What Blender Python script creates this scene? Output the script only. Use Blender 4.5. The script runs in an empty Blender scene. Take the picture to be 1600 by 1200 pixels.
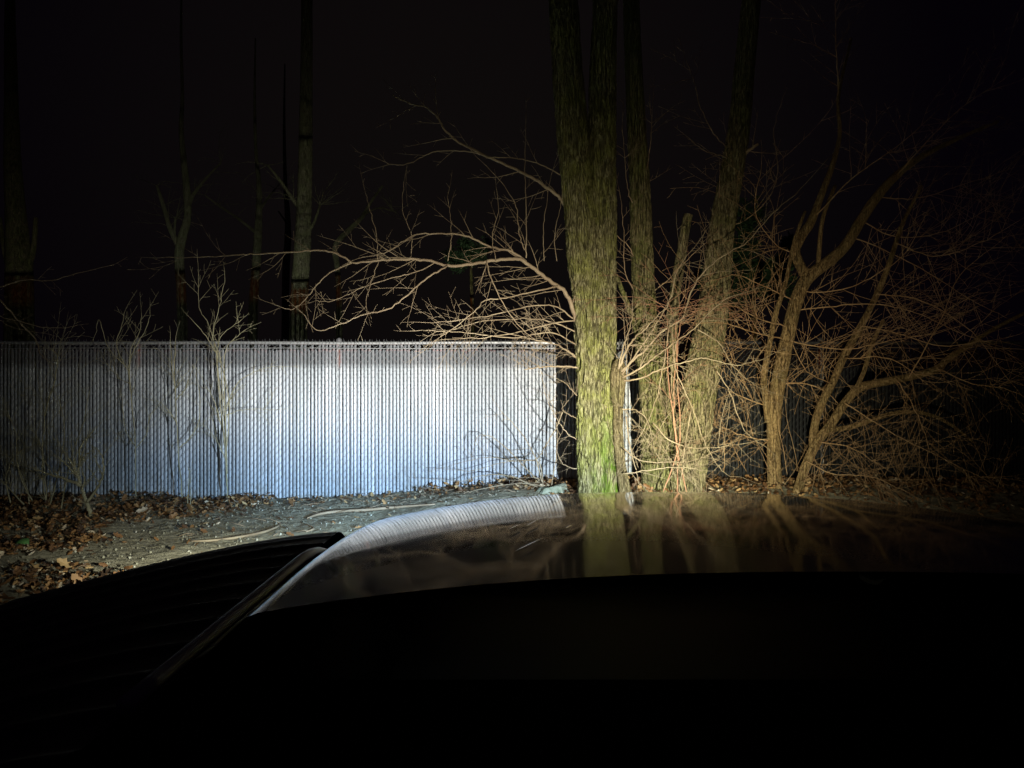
import bpy, math, random
import numpy as np
from mathutils import Vector, noise
R = math.radians
S = bpy.context.scene
C = S.collection
F = 1200.0          # focal length in pixels of the 1600 px wide photograph
CAM_Z = 1.25        # metres above the ground in front of the car
FENCE_Y = 8.0

# ------------------------------------------------------------------ camera, night sky, exposure
cd = bpy.data.cameras.new('camera'); cam = bpy.data.objects.new('camera', cd); C.objects.link(cam)
cam.location = (0, 0, CAM_Z); cam.rotation_euler = (R(90), 0, 0)
cd.sensor_width = 36.0; cd.lens = 36.0 * F / 1600.0
cd.clip_start = 0.02; cd.clip_end = 600
S.camera = cam
w = bpy.data.worlds.new("World"); S.world = w; w.use_nodes = True
wn, wl = w.node_tree.nodes, w.node_tree.links
bg = wn['Background']
tc = wn.new('ShaderNodeTexCoord'); dp = wn.new('ShaderNodeVectorMath'); dp.operation = 'DOT_PRODUCT'
dp.inputs[1].default_value = Vector((-0.06, 0.97, 0.22)).normalized()
wl.new(tc.outputs['Generated'], dp.inputs[0])
wr = wn.new('ShaderNodeValToRGB'); wl.new(dp.outputs['Value'], wr.inputs[0])
wr.color_ramp.elements[0].position = 0.84; wr.color_ramp.elements[0].color = (0.0010, 0.0005, 0.0015, 1)
wr.color_ramp.elements[1].position = 1.0; wr.color_ramp.elements[1].color = (0.0040, 0.0031, 0.0030, 1)
wl.new(wr.outputs[0], bg.inputs['Color']); bg.inputs['Strength'].default_value = 1.0
S.view_settings.view_transform = 'Standard'; S.view_settings.look = 'None'
S.view_settings.exposure = 0; S.view_settings.gamma = 1
S.view_settings.use_curve_mapping = False

# ------------------------------------------------------------------ helpers
def W(px, py, d):                    # a point of the photograph at a known distance -> metres
    return Vector(((px - 800) / F * d, d, CAM_Z + (600 - py) / F * d))
def sm(a, b, x):
    t = min(1, max(0, (x - a) / (b - a))); return t * t * (3 - 2 * t)
def tag(o, label=None, cat=None, group=None, kind=None):
    if label: o['label'] = label
    if cat: o['category'] = cat
    if group: o['group'] = group
    if kind: o['kind'] = kind
    return o
def empty(name, loc, label, cat, group=None):
    o = bpy.data.objects.new(name, None); C.objects.link(o); o.location = loc
    return tag(o, label, cat, group)
bpy.context.view_layer.update()
def mat(name, col, rough=0.7, spec=0.3, metal=0.0, coat=0.0):
    m = bpy.data.materials.new(name); m.use_nodes = True
    b = m.node_tree.nodes['Principled BSDF']
    b.inputs['Base Color'].default_value = (*col, 1); b.inputs['Roughness'].default_value = rough
    b.inputs['Specular IOR Level'].default_value = spec; b.inputs['Metallic'].default_value = metal
    b.inputs['Coat Weight'].default_value = coat
    return m
def nd(m, t, **kw):
    n = m.node_tree.nodes.new(t)
    for k, v in kw.items(): setattr(n, k, v)
    return n
def lk(m, a, b): m.node_tree.links.new(a, b)
def ramp(m, fac, stops):
    r = nd(m, 'ShaderNodeValToRGB'); e = r.color_ramp.elements
    e[0].position, e[0].color = stops[0][0], (*stops[0][1], 1)
    e[1].position, e[1].color = stops[-1][0], (*stops[-1][1], 1)
    for p, c in stops[1:-1]:
        k = e.new(p); k.color = (*c, 1)
    lk(m, fac, r.inputs[0]); return r
def noise_tex(m, scale, detail=6, rough=.6, vec=None, stretch=None):
    t = nd(m, 'ShaderNodeTexCoord'); n = nd(m, 'ShaderNodeTexNoise')
    n.inputs['Scale'].default_value = scale; n.inputs['Detail'].default_value = detail
    n.inputs['Roughness'].default_value = rough
    src = t.outputs['Object']
    if stretch:
        mp = nd(m, 'ShaderNodeMapping'); mp.inputs['Scale'].default_value = stretch
        lk(m, src, mp.inputs[0]); src = mp.outputs[0]
    lk(m, src, n.inputs['Vector']); return n
def mix(m, fac, a, b, mode='MIX'):
    x = nd(m, 'ShaderNodeMix', data_type='RGBA', blend_type=mode)
    if hasattr(fac, 'links'): lk(m, fac, x.inputs[0])
    else: x.inputs[0].default_value = fac
    for v, i in ((a, 6), (b, 7)):
        if hasattr(v, 'links'): lk(m, v, x.inputs[i])
        else: x.inputs[i].default_value = (*v, 1)
    return x.outputs[2]
def bump(m, h, dist, strength=1):
    b = nd(m, 'ShaderNodeBump'); b.inputs['Distance'].default_value = dist; b.inputs['Strength'].default_value = strength
    lk(m, h, b.inputs['Height']); lk(m, b.outputs[0], m.node_tree.nodes['Principled BSDF'].inputs['Normal'])
def base(m, c): lk(m, c, m.node_tree.nodes['Principled BSDF'].inputs['Base Color'])

class MB:
    def __init__(s): s.v = []; s.f = []
    def add(s, vs, fs):
        o = len(s.v); s.v.extend(vs); s.f.extend([tuple(i + o for i in f) for f in fs])
    def box(s, x0, x1, y0, y1, z0, z1):
        s.add([(x0,y0,z0),(x1,y0,z0),(x1,y1,z0),(x0,y1,z0),(x0,y0,z1),(x1,y0,z1),(x1,y1,z1),(x0,y1,z1)],
              [(0,3,2,1),(4,5,6,7),(0,1,5,4),(1,2,6,5),(2,3,7,6),(3,0,4,7)])
    def grid(s, P):                                  # P[i][j] -> points
        n, k = len(P), len(P[0]); s.add([tuple(p) for r in P for p in r],
            [(i*k+j, i*k+j+1, (i+1)*k+j+1, (i+1)*k+j) for i in range(n-1) for j in range(k-1)])
    def tube(s, pts, rad, n=5, cap=True, disp=None, phase=0.0):
        m = len(pts); vs = []; up = Vector((0.13, 0.97, 0.21)); prev = None
        for i, p in enumerate(pts):
            t = (pts[min(i+1, m-1)] - pts[max(i-1, 0)])
            if t.length < 1e-9: t = Vector((0,0,1))
            t.normalize()
            a = (prev if prev is not None else up); a = a - t * a.dot(t)
            if a.length < 1e-4: a = t.orthogonal()
            a.normalize(); prev = a; b = t.cross(a)
            for k in range(n):
                th = 2*math.pi*k/n + phase; r = rad[i]
                if disp: r = r * disp(p, th, i)
                vs.append(tuple(p + (a*math.cos(th) + b*math.sin(th)) * r))
        fs = [(i*n+k, i*n+(k+1) % n, (i+1)*n+(k+1) % n, (i+1)*n+k) for i in range(m-1) for k in range(n)]
        if cap:
            fs.append(tuple(range(n-1, -1, -1))); fs.append(tuple((m-1)*n+k for k in range(n)))
        s.add(vs, fs)
    def build(s, name, m, parent=None, smooth=True):
        me = bpy.data.meshes.new(name); me.from_pydata(s.v, [], s.f); me.materials.append(m)
        if smooth: me.polygons.foreach_set('use_smooth', [True]*len(me.polygons))
        me.update(); o = bpy.data.objects.new(name, me); C.objects.link(o)
        if parent:
            o.parent = parent; o.location = -Vector(parent.location) if parent.type == 'EMPTY' else (0,0,0)
            if parent.type == 'EMPTY': pass
        return o
def smooth_path(pts, per=5):                        # Catmull-Rom through traced points
    if len(pts) < 3:
        return [pts[0].lerp(pts[-1], i/per) for i in range(per+1)]
    q = [pts[0]*2 - pts[1]] + list(pts) + [pts[-1]*2 - pts[-2]]; out = []
    for i in range(1, len(q)-2):
        a, b, c, d = q[i-1:i+3]
        for k in range(per):
            t = k/per
            out.append(0.5*((2*b) + (c-a)*t + (2*a-5*b+4*c-d)*t*t + (3*b-a-3*c+d)*t**3))
    out.append(pts[-1].copy()); return out

def ground_z(x, y):
    z = 0.05*sm(5.5, 7.6, y)
    z += 0.20*sm(-2.1, .5, x)*sm(5.8, 7.5, y)
    z += 0.05*sm(-3.0, -3.8, x)*sm(6.0, 7.4, y)*noise.noise(Vector((x*1.3, y*1.3, 3)))*1.2
    z += 0.035*noise.noise(Vector((x*.8, y*.8, 0))) + 0.014*noise.noise(Vector((x*3, y*3, 5)))
    return z

# ------------------------------------------------------------------ materials
def bark_mat(name, dark, mid, light, moss, moss_lo, moss_hi, zs=.16, patch=None):
    m = mat(name, mid, .9, .15)
    n1 = noise_tex(m, 90, 10, .72, stretch=(1, 1, zs*1.0)); n2 = noise_tex(m, 5, 4, .6); n3 = noise_tex(m, 160, 3, .7)
    c = ramp(m, n1.outputs[0], [(.41, dark), (.50, mid), (.60, light)]).outputs[0]
    mf = ramp(m, n2.outputs[0], [(moss_lo, (0,0,0)), (moss_hi, (1,1,1))]).outputs[0]
    c2 = mix(m, mf, c, moss, 'MIX')
    c3 = mix(m, .5, c, c2)
    nf = noise_tex(m, 38, 4, .55, stretch=(1,1,.075)); fu = nd(m, 'ShaderNodeMath', operation='ABSOLUTE'); f0 = nd(m, 'ShaderNodeMath', operation='SUBTRACT')
    lk(m, nf.outputs[0], f0.inputs[0]); f0.inputs[1].default_value = .5; lk(m, f0.outputs[0], fu.inputs[0])
    fr = ramp(m, fu.outputs[0], [(0, (1,1,1)), (.045, (0,0,0))]).outputs[0]; c3 = mix(m, fr, c3, mix(m, .75, c3, dark))
    if patch:                                        # vivid moss on the damp side of the trunk, a stain with its own outline
        g = nd(m, 'ShaderNodeNewGeometry'); sp = nd(m, 'ShaderNodeSeparateXYZ'); lk(m, g.outputs['Position'], sp.inputs[0])
        def rng(o, a, b):
            r = nd(m, 'ShaderNodeMapRange'); r.inputs[1].default_value = a; r.inputs[2].default_value = b; r.interpolation_type = 'SMOOTHSTEP'
            lk(m, o, r.inputs[0]); return r.outputs[0]
        def mul(a, b):
            k = nd(m, 'ShaderNodeMath', operation='MULTIPLY'); lk(m, a, k.inputs[0])
            if hasattr(b, 'links'): lk(m, b, k.inputs[1])
            else: k.inputs[1].default_value = b
            return k.outputs[0]
        f = mul(rng(sp.outputs[0], .62, .90), rng(sp.outputs[2], 1.5, .2))
        n4 = noise_tex(m, 14, 5, .6, stretch=(1,1,.4)); f = mul(f, ramp(m, n4.outputs[0], [(.40, (0,0,0)), (.60, (1,1,1))]).outputs[0])
        c3 = mix(m, f, c3, mix(m, .35, patch, c3, 'MULTIPLY'))
    base(m, c3)
    ad = nd(m, 'ShaderNodeMath', operation='MULTIPLY_ADD'); lk(m, n3.outputs[0], ad.inputs[0]); ad.inputs[1].default_value = .35
    lk(m, n1.outputs[0], ad.inputs[2]); sb = nd(m, 'ShaderNodeMath', operation='SUBTRACT'); lk(m, ad.outputs[0], sb.inputs[0]); lk(m, fr, sb.inputs[1]); bump(m, sb.outputs[0], .04, 1)
    return m
M = {}
M['bark_a'] = bark_mat('furrowed mossy bark', (.13,.115,.055), (.33,.31,.15), (.58,.55,.33), (.36,.40,.08), .42, .60, patch=(.22,.40,.03))
M['bark_b'] = bark_mat('brown mossy bark', (.09,.078,.04), (.28,.25,.12), (.44,.40,.22), (.20,.25,.05), .42, .6)
M['bark_c'] = bark_mat('warm furrowed bark', (.11,.09,.05), (.33,.285,.15), (.48,.43,.25), (.20,.23,.06), .5, .65)
M['bark_far'] = bark_mat('pale greenish bark', (.16,.16,.09), (.40,.42,.26), (.55,.56,.38), (.34,.42,.18), .4, .6)
M['stem'] = bark_mat('smooth orange brown stem', (.20,.13,.06), (.44,.30,.135), (.60,.43,.22), (.22,.19,.08), .5, .7, zs=.5)
M['stem_pale'] = bark_mat('smooth pale yellow brown stem', (.18,.14,.07), (.28,.23,.12), (.38,.32,.19), (.24,.25,.09), .5, .7, zs=.4)
def twig_mat(name, a, b):
    m = mat(name, a, .65, .3); n = noise_tex(m, 6, 3); base(m, ramp(m, n.outputs[0], [(.35, a), (.65, b)]).outputs[0]); return m
M['tan'] = twig_mat('tan twig bark', (.20,.15,.095), (.33,.27,.18))
M['pink'] = twig_mat('reddish twig bark', (.30,.14,.085), (.33,.20,.12))
M['olive'] = twig_mat('olive twig bark', (.25,.23,.14), (.40,.37,.24))
M['dim'] = twig_mat('grey brown twig bark', (.24,.165,.10), (.34,.25,.16))
M['orange'] = twig_mat('orange tan twig bark', (.32,.19,.09), (.46,.31,.17))

# slats
def slat_mat(name, k):
  m = mat(name, (.4,.43,.48), .42, .45)
  g = nd(m, 'ShaderNodeNewGeometry'); n = noise_tex(m, 2.2, 5, .6, stretch=(1,1,.35)); n2 = noise_tex(m, 70, 3, .6, stretch=(1,1,.2))
  q = lambda *c: tuple(v*k for v in c)
  c1 = ramp(m, g.outputs['Random Per Island'], [(0, q(.30,.325,.37)), (.5, q(.37,.40,.44)), (1, q(.46,.48,.52))]).outputs[0]
  c2 = mix(m, ramp(m, n.outputs[0], [(.4, (0,0,0)), (.68, (1,1,1))]).outputs[0], c1, q(.27,.30,.33))
  c3 = mix(m, ramp(m, n2.outputs[0], [(.58, (0,0,0)), (.75, (.6,.6,.6))]).outputs[0], c2, q(.16,.17,.16))
  gz = nd(m, 'ShaderNodeNewGeometry'); sz = nd(m, 'ShaderNodeSeparateXYZ'); lk(m, gz.outputs['Position'], sz.inputs[0])
  mz = nd(m, 'ShaderNodeMapRange'); mz.inputs[1].default_value = .62; mz.inputs[2].default_value = .10; lk(m, sz.outputs[2], mz.inputs[0])
  nz = noise_tex(m, 9, 6, .7); pz = nd(m, 'ShaderNodeMath', operation='MULTIPLY'); lk(m, mz.outputs[0], pz.inputs[0]); lk(m, ramp(m, nz.outputs[0], [(.46, (0,0,0)), (.68, (.8,.8,.8))]).outputs[0], pz.inputs[1])
  c3 = mix(m, pz.outputs[0], c3, q(.17,.15,.11)); base(m, c3)
  # red transparency added to slat heads to throw reddish light on a far trunk
  gp = nd(m, 'ShaderNodeNewGeometry'); sp = nd(m, 'ShaderNodeSeparateXYZ'); lk(m, gp.outputs['Position'], sp.inputs[0])
  mr = nd(m, 'ShaderNodeMapRange'); mr.inputs[1].default_value = 1.40; mr.inputs[2].default_value = 1.47; mr.inputs[3].default_value = 0; mr.inputs[4].default_value = .55
  lk(m, sp.outputs[2], mr.inputs[0]); tb = nd(m, 'ShaderNodeBsdfTransparent'); tb.inputs[0].default_value = (1,.26,.09,1)
  ms = nd(m, 'ShaderNodeMixShader'); lk(m, mr.outputs[0], ms.inputs[0]); lk(m, m.node_tree.nodes['Principled BSDF'].outputs[0], ms.inputs[1]); lk(m, tb.outputs[0], ms.inputs[2])
  lk(m, ms.outputs[0], m.node_tree.nodes['Material Output'].inputs[0]); return m
M['slat'] = slat_mat('weathered grey plastic slat', 1.0); M['dark_slat'] = slat_mat('dark plastic slat', .045)  # second slat material is a much darker copy, used on the right stretch
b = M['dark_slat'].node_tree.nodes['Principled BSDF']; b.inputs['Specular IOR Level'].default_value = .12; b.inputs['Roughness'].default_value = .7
M['dark_wire'] = mat('dark dull wire', (.05,.05,.055), .8, .15)  # darker colour for mesh, rail and tension wire on the right stretch
M['wire'] = mat('galvanised wire', (.24,.25,.26), .5, .5, .3)
M['rail'] = mat('galvanised rail', (.42,.43,.44), .45, .5, .5)
M['post'] = mat('galvanised post', (.16,.16,.17), .5, .5, .4)

# ground
m = M['ground'] = mat('packed muddy gravel', (.2,.2,.17), .8, .35)
n1 = noise_tex(m, 1.1, 6, .6); n2 = noise_tex(m, 26, 8, .72); n3 = noise_tex(m, 110, 4, .7)
vo = nd(m, 'ShaderNodeTexVoronoi'); vo.inputs['Scale'].default_value = 42; t = nd(m, 'ShaderNodeTexCoord'); lk(m, t.outputs['Object'], vo.inputs['Vector'])
c1 = ramp(m, n2.outputs[0], [(.32, (.15,.12,.07)), (.5, (.38,.34,.23)), (.68, (.62,.57,.42))]).outputs[0]
c2 = mix(m, ramp(m, n1.outputs[0], [(.42, (0,0,0)), (.6, (1,1,1))]).outputs[0], c1, (.40,.37,.26))
c3 = mix(m, ramp(m, vo.outputs['Distance'], [(.0, (1,1,1)), (.22, (0,0,0))]).outputs[0], c2, (.6,.62,.55))
base(m, mix(m, .3, c2, c3))
rr = ramp(m, n3.outputs[0], [(.45, (.85,.85,.85)), (.66, (.25,.25,.25))]); lk(m, rr.outputs[0], m.node_tree.nodes['Principled BSDF'].inputs['Roughness'])
ad = nd(m, 'ShaderNodeMath', operation='MULTIPLY_ADD'); lk(m, n3.outputs[0], ad.inputs[0]); ad.inputs[1].default_value = .3; lk(m, n2.outputs[0], ad.inputs[2])
bump(m, ad.outputs[0], .05, 1)
m = M['leaf'] = mat('dry brown leaf', (.2,.1,.04), .6, .3)
g = nd(m, 'ShaderNodeNewGeometry')
base(m, ramp(m, g.outputs['Random Per Island'], [(0, (.03,.018,.012)), (.35, (.10,.05,.022)), (.6, (.20,.10,.038)), (.8, (.32,.18,.075)), (.93, (.42,.29,.14)), (1, (.6,.52,.4))]).outputs[0])
M['green'] = mat('green leaf', (.08,.2,.06), .5, .4)
m = M['evergreen'] = mat('evergreen leaf', (.04,.09,.04), .55, .4)
g = nd(m, 'ShaderNodeNewGeometry'); base(m, ramp(m, g.outputs['Random Per Island'], [(0, (.02,.05,.02)), (1, (.07,.13,.06))]).outputs[0])

# car
m = M['paint'] = mat('black glossy car paint', (.02,.025,.04), .55, .5, 0, 1.0)
b = m.node_tree.nodes['Principled BSDF']; b.inputs['Coat Roughness'].default_value = .03; b.inputs['Coat IOR'].default_value = 1.40
n = noise_tex(m, 9, 6, .7); n2 = noise_tex(m, 300, 2, .5)
rr = ramp(m, n.outputs[0], [(.35, (.045,.045,.045)), (.7, (.095,.095,.095))]); lk(m, rr.outputs[0], b.inputs['Coat Roughness'])
base(m, mix(m, ramp(m, n2.outputs[0], [(.5, (0,0,0)), (.8, (.7,.7,.7))]).outputs[0], (.02,.026,.045), (.06,.065,.08)))
M['plastic'] = mat('black textured plastic', (.022,.022,.025), .5, .5)
M['matte'] = mat('matte black dashboard', (.004,.004,.004), .95, .05)
M['trim'] = mat('satin grey trim strip', (.5,.55,.55), .4, .5, .3)
M['rubber'] = mat('black rubber', (.015,.015,.015), .8, .2)
M['alloy'] = mat('alloy wheel', (.4,.4,.42), .35, .5, .9)
M['chrome'] = mat('reflector chrome', (.8,.8,.8), .1, .5, 1)
M['streak_strip'] = mat('pale shiny stalk', (.85,.85,.8), .18, 1.0, .7)

# ------------------------------------------------------------------ ground
mb = MB()
def axis(segs):
    out = []
    for a, b, n in segs: out += [a + (b-a)*i/n for i in range(n)]
    return out + [segs[-1][1]]
xs = axis([(-200,-40,8), (-40,-8,16), (-8,6,440), (6,40,16), (40,200,8)])
ys = axis([(-60,0,8), (0,4,20), (4,8.6,260), (8.6,14,16), (14,60,16), (60,300,8)])
P = [[(x, y, ground_z(x, y)+ (0.012*noise.noise(Vector((x*9, y*14, 1))) + .009*noise.noise(Vector((x*24, y*30, 2))) + .004*noise.noise(Vector((x*60, y*60, 2))) if 3.5 < y < 8.7 and abs(x) < 8.5 else 0) ) for x in xs] for y in ys]
mb.grid(P); tag(mb.build('ground', M['ground']), kind='structure')

# ------------------------------------------------------------------ fence: chain link with privacy slats
PITCH = .0372; TOP = 1.697; X0, X1 = -9.0, 9.0
fence = empty('chain_link_fence', (0, FENCE_Y, 0), 'long chain link fence with grey vertical privacy slats, brightly lit in the middle', 'fence')
rg = random.Random(4)
mb = MB(); dk = MB(); nS = int((X1-X0)/PITCH)
for i in range(nS):
    x = X0 + i*PITCH; wd = .0143 + rg.uniform(-.0009, .0007); y = FENCE_Y + rg.uniform(-.002, .002); tw = rg.gauss(0, .10)
    zt = 1.612 + rg.uniform(-.006, .006)
    if rg.random() < .05: zt -= rg.uniform(.0, .03)
    if rg.random() < .68: zt2 = zt + .055
    else: zt2 = None
    zz = [-.05, .5, 1.05, zt-.018, zt]; P = []
    dxs = [rg.gauss(0, .0012) for _ in zz]
    for z, dx in zip(zz, dxs):
        ww = wd*(.35 if z == zt else 1)
        P.append([(x+dx+u*ww*math.cos(tw), y - .006*(1-u*u) + u*ww*math.sin(tw), z) for u in (-1, -.5, 0, .5, 1)])
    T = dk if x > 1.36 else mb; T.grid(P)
    # upper knuckle pieces of neighbouring slats showing between rail and tips
    if zt2:
        T.grid([[(x+u*wd*.8, FENCE_Y+.008-.003*(1-u*u), z) for u in (-1, 0, 1)] for z in (zt-.02, TOP-.035)])
so = mb.build('slat_panel', M['slat'], fence)
to = dk.build('slat_panel', M['dark_slat'], fence); to['label'] = 'darker slats right of the twin-stemmed tree'
mb = MB(); dk = MB(); XD = 1.36; H = TOP - .01                                    # front diagonals of the mesh
k = -int(H/.0744)
while X0 + k*.0744 < X1:
    xa = X0 + k*.0744; pts = []; ka = int(round(k*.0744/PITCH))
    for q in range(int(H/PITCH)):                 # shallow run across a slat, steep knuckle in the gap
        xc = X0 + (ka + q)*PITCH; z = q*PITCH + .004*math.sin(k)
        if X0 <= xc <= X1:
            pts += [Vector((xc-.0150, FENCE_Y-.0090, z)), Vector((xc, FENCE_Y-.0125, z+.008)), Vector((xc+.0150, FENCE_Y-.0090, z+.0165))]
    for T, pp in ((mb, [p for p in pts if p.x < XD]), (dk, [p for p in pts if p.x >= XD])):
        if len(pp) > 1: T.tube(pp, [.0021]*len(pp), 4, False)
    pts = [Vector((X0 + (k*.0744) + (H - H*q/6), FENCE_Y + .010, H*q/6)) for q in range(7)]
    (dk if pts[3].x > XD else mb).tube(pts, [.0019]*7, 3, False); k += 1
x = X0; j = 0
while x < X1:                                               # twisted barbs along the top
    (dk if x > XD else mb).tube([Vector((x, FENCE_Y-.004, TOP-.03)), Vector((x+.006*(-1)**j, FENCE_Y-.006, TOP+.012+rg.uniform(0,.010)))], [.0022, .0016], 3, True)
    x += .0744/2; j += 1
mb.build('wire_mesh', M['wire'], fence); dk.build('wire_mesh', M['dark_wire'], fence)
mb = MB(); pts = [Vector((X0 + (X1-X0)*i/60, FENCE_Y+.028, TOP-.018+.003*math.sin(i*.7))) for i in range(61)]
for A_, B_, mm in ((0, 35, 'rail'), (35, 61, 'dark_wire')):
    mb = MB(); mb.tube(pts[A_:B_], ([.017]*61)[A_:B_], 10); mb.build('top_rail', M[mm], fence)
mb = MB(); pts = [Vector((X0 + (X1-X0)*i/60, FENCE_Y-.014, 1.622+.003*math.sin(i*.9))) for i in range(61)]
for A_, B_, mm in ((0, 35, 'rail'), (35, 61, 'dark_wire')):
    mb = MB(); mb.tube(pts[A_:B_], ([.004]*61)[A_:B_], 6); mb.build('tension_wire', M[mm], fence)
for px in (-120, 212, 528, 876, 1285, 1640, -480):
    x = (px-800)/F*FENCE_Y; mb = MB()
    pts = [Vector((x, FENCE_Y+.055, z)) for z in (-.1, .5, 1.1, TOP+.01, TOP+.03, TOP+.04)]
    mb.tube(pts, [.03,.03,.03,.03,.022,.006], 14)
    po = mb.build('post', M['post'], fence)
    mb = MB()
    zz = [.1 + q*.009 for q in range(170)]
    mb.tube([Vector((x+.003*math.sin(z*58), FENCE_Y-.017, z)) for z in zz], [.0042 if int(z/.036) % 3 == 0 else .0012 for z in zz], 5)
    tw = mb.build('tie_wire', M['rail'], fence)

# ------------------------------------------------------------------ trees and shrubs
def bark_disp(seed, amp=.07, k=7.0):
    def f(p, th, i):
        q = Vector((math.cos(th)*k, math.sin(th)*k, p.z*6.5 + seed*7))
        a = abs(noise.noise(q)); b = noise.noise(q*2.1 + Vector((3, 1, 0)))
        return 1 + amp*(1 - 3.2*a) + amp*.4*b + .04*noise.noise(Vector((math.cos(th), math.sin(th), p.z*1.2 + seed)))
    return f
def trunk(mb, trace, depth, seed, sides=96, step=.018, amp=.10):     # trace: (px, py, width px)
    pts = [W(a, b, depth(b) if callable(depth) else depth) for a, b, c in trace]
    rs = [c/2/F*(depth(b) if callable(depth) else depth) for a, b, c in trace]
    L = sum((pts[i+1]-pts[i]).length for i in range(len(pts)-1)); per = max(2, int(L/step/(len(pts)-1)))
    sp = smooth_path(pts, per); rad = [float(np.interp(i/per, range(len(rs)), rs)) for i in range(len(sp))]
    mb.tube(sp, rad, sides, True, bark_disp(seed, amp))
    return sp, rad
def wob(pts, rg, a):
    return [p + Vector((rg.gauss(0,a), rg.gauss(0,a), rg.gauss(0,a))) for p in pts]
def shoot(mb, p, d, L, r, rg, lvl, spur=.07, curve=None, droop=0, fork=.5, flat=.45):
    """one twig: gently bent, with side spurs and finer twigs"""
    n = max(4, int(L/.05)); pts = [p.copy()]; d = d.normalized()
    cv = curve if curve is not None else Vector((rg.gauss(0,1), rg.gauss(0,.5), rg.gauss(0,1)))*.10
    st = L/n
    for i in range(n):
        d = (d + cv*st*3 + Vector((rg.gauss(0,.07), rg.gauss(0,.05), rg.gauss(0,.07))) + Vector((0,0,-droop*st))).normalized()
        pts.append(pts[-1] + d*st)
    rad = [max(.0011, r*(1-.75*i/n)) for i in range(n+1)]
    mb.tube(pts, rad, 5 if r > .004 else 4, True)
    if lvl <= 0: return
    acc = rg.uniform(.3, 1)*spur
    for i in range(1, n):
        acc += st
        if acc > spur:
            acc = rg.uniform(-.4, .3)*spur
            t = (pts[i+1]-pts[i]).normalized(); side = Vector((t.z, rg.uniform(-flat, flat), -t.x))*(1 if rg.random() < .5 else -1)
            nd_ = (t*rg.uniform(.5, 1.1) + side*rg.uniform(.5, 1.0)).normalized()
            if rg.random() < fork: l = min(L*(1-i/n*.6)*rg.uniform(.25, .55), .8)
            else: l = rg.uniform(.03, .09)
            shoot(mb, pts[i], nd_, l, max(.0016, rad[i]*.6), rg, lvl-1 if l > .12 else 0, spur, None, droop, fork*.7, flat)
def limb(mb, trace, r0, r1, dep, rg, tw=None, sprays=8, L=(.2,.6), lvl=2, bias=Vector((0,0,0)), spur=.08, droop=0., wobble=.006):
    """a traced limb (px, py) with twigs sprouting from it; dep may be (start, end) distance"""
    d0, d1 = dep if isinstance(dep, tuple) else (dep, dep); n = len(trace)
    pts = [W(a, b, d0 + (d1-d0)*i/(n-1)) for i, (a, b) in enumerate(trace)]
    sp = smooth_path(pts, 6); sp = [sp[0]] + wob(sp[1:], rg, wobble*.5); m_ = len(sp)-1
    rad = [r0 + (r1-r0)*(i/m_) for i in range(m_+1)]
    mb.tube(sp, rad, 10 if r0 > .012 else 6, True)
    tw = tw or mb
    for k in range(int(sprays*.72+.5)):
        i = min(m_-1, int(m_*(rg.uniform(.08, .98)))); t = (sp[i+1]-sp[i]).normalized()
        side = Vector((t.z, rg.uniform(-.5,.5), -t.x))*(1 if rg.random() < .5 else -1)
        shoot(tw, sp[i], t*rg.uniform(.4,1) + side*rg.uniform(.5,1) + bias, rg.uniform(*L), max(.0019, min(.0042, rad[i]*.45)), rg, lvl, spur, droop=droop)
    if r1 < .004: shoot(tw, sp[-1], sp[-1]-sp[-2], rg.uniform(.1,.25), r1, rg, 1, spur)
    return sp

# --- tree A : twin-stemmed trunk in front of the fence, with the long limb reaching left
DA = 6.95
A = empty('twin_stem_tree', (W(932,760,DA).x, DA, .15), 'thick twin-stemmed tree with furrowed mossy bark and a vivid green foot', 'tree')
mb = MB()
trunk(mb, [(936,830,72),(934,765,60),(931,680,58),(931,600,57),(928,520,57),(921,450,55),(912,400,50),(906,340,44),(899,260,46),(893,190,46),(886,100,44),(880,0,42),(874,-120,40),(866,-300,36),(860,-500,30)], DA, 1)
trunk(mb, [(946,780,36),(944,700,36),(944,600,34),(945,520,34),(943,450,38),(942,390,40),(941,320,42),(940,250,42),(941,160,40),(943,80,38),(946,0,36),(950,-150,34),(958,-400,28)], lambda y: DA+.03+.10*sm(430,250,y), 2)
A_tr = mb.build('trunk', M['bark_a'], A)
rg = random.Random(11); bb = MB(); tw = bb
up = Vector((0,0,.5)); lf = Vector((-.4,0,0))
limb(bb, [(905,520),(896,487),(883,457),(852,434),(822,411),(806,405),(768,407),(730,414),(699,415),(668,407),(630,405),(592,407),(549,411)], .020, .008, (6.95,6.3), rg, tw, 24, (.25,.6), 2, lf)
limb(bb, [(549,411),(527,397),(496,391),(457,394),(400,397),(360,399),(310,402),(256,402)], .009, .0025, (6.3,5.9), rg, tw, 12, (.2,.45), 2, lf)
limb(bb, [(822,409),(799,393),(768,386),(726,368),(684,365),(645,368),(607,392),(560,404)], .012, .003, (6.75,6.3), rg, tw, 14, (.2,.5), 2, up*.6+lf)
limb(bb, [(699,415),(668,434),(638,460),(607,483),(569,491),(534,506),(496,516),(473,489)], .008, .0025, (6.5,6.1), rg, tw, 8, (.15,.4), 2)
limb(bb, [(549,411),(515,426),(492,449),(477,468),(457,483),(438,480)], .006, .0022, (6.3,6.1), rg, tw, 7, (.15,.35), 2)
limb(bb, [(592,407),(580,440),(572,470),(574,495)], .004, .002, (6.4,6.2), rg, tw, 8, (.1,.25), 1)
limb(bb, [(760,407),(768,437),(783,468),(806,503),(829,526)], .006, .003, (6.6,6.5), rg, tw, 8, (.15,.4), 2)
limb(bb, [(872,447),(822,458),(790,466),(757,470),(745,483),(707,514),(688,526)], .007, .003, (6.8,6.4), rg, tw, 12, (.2,.4), 2)
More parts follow.
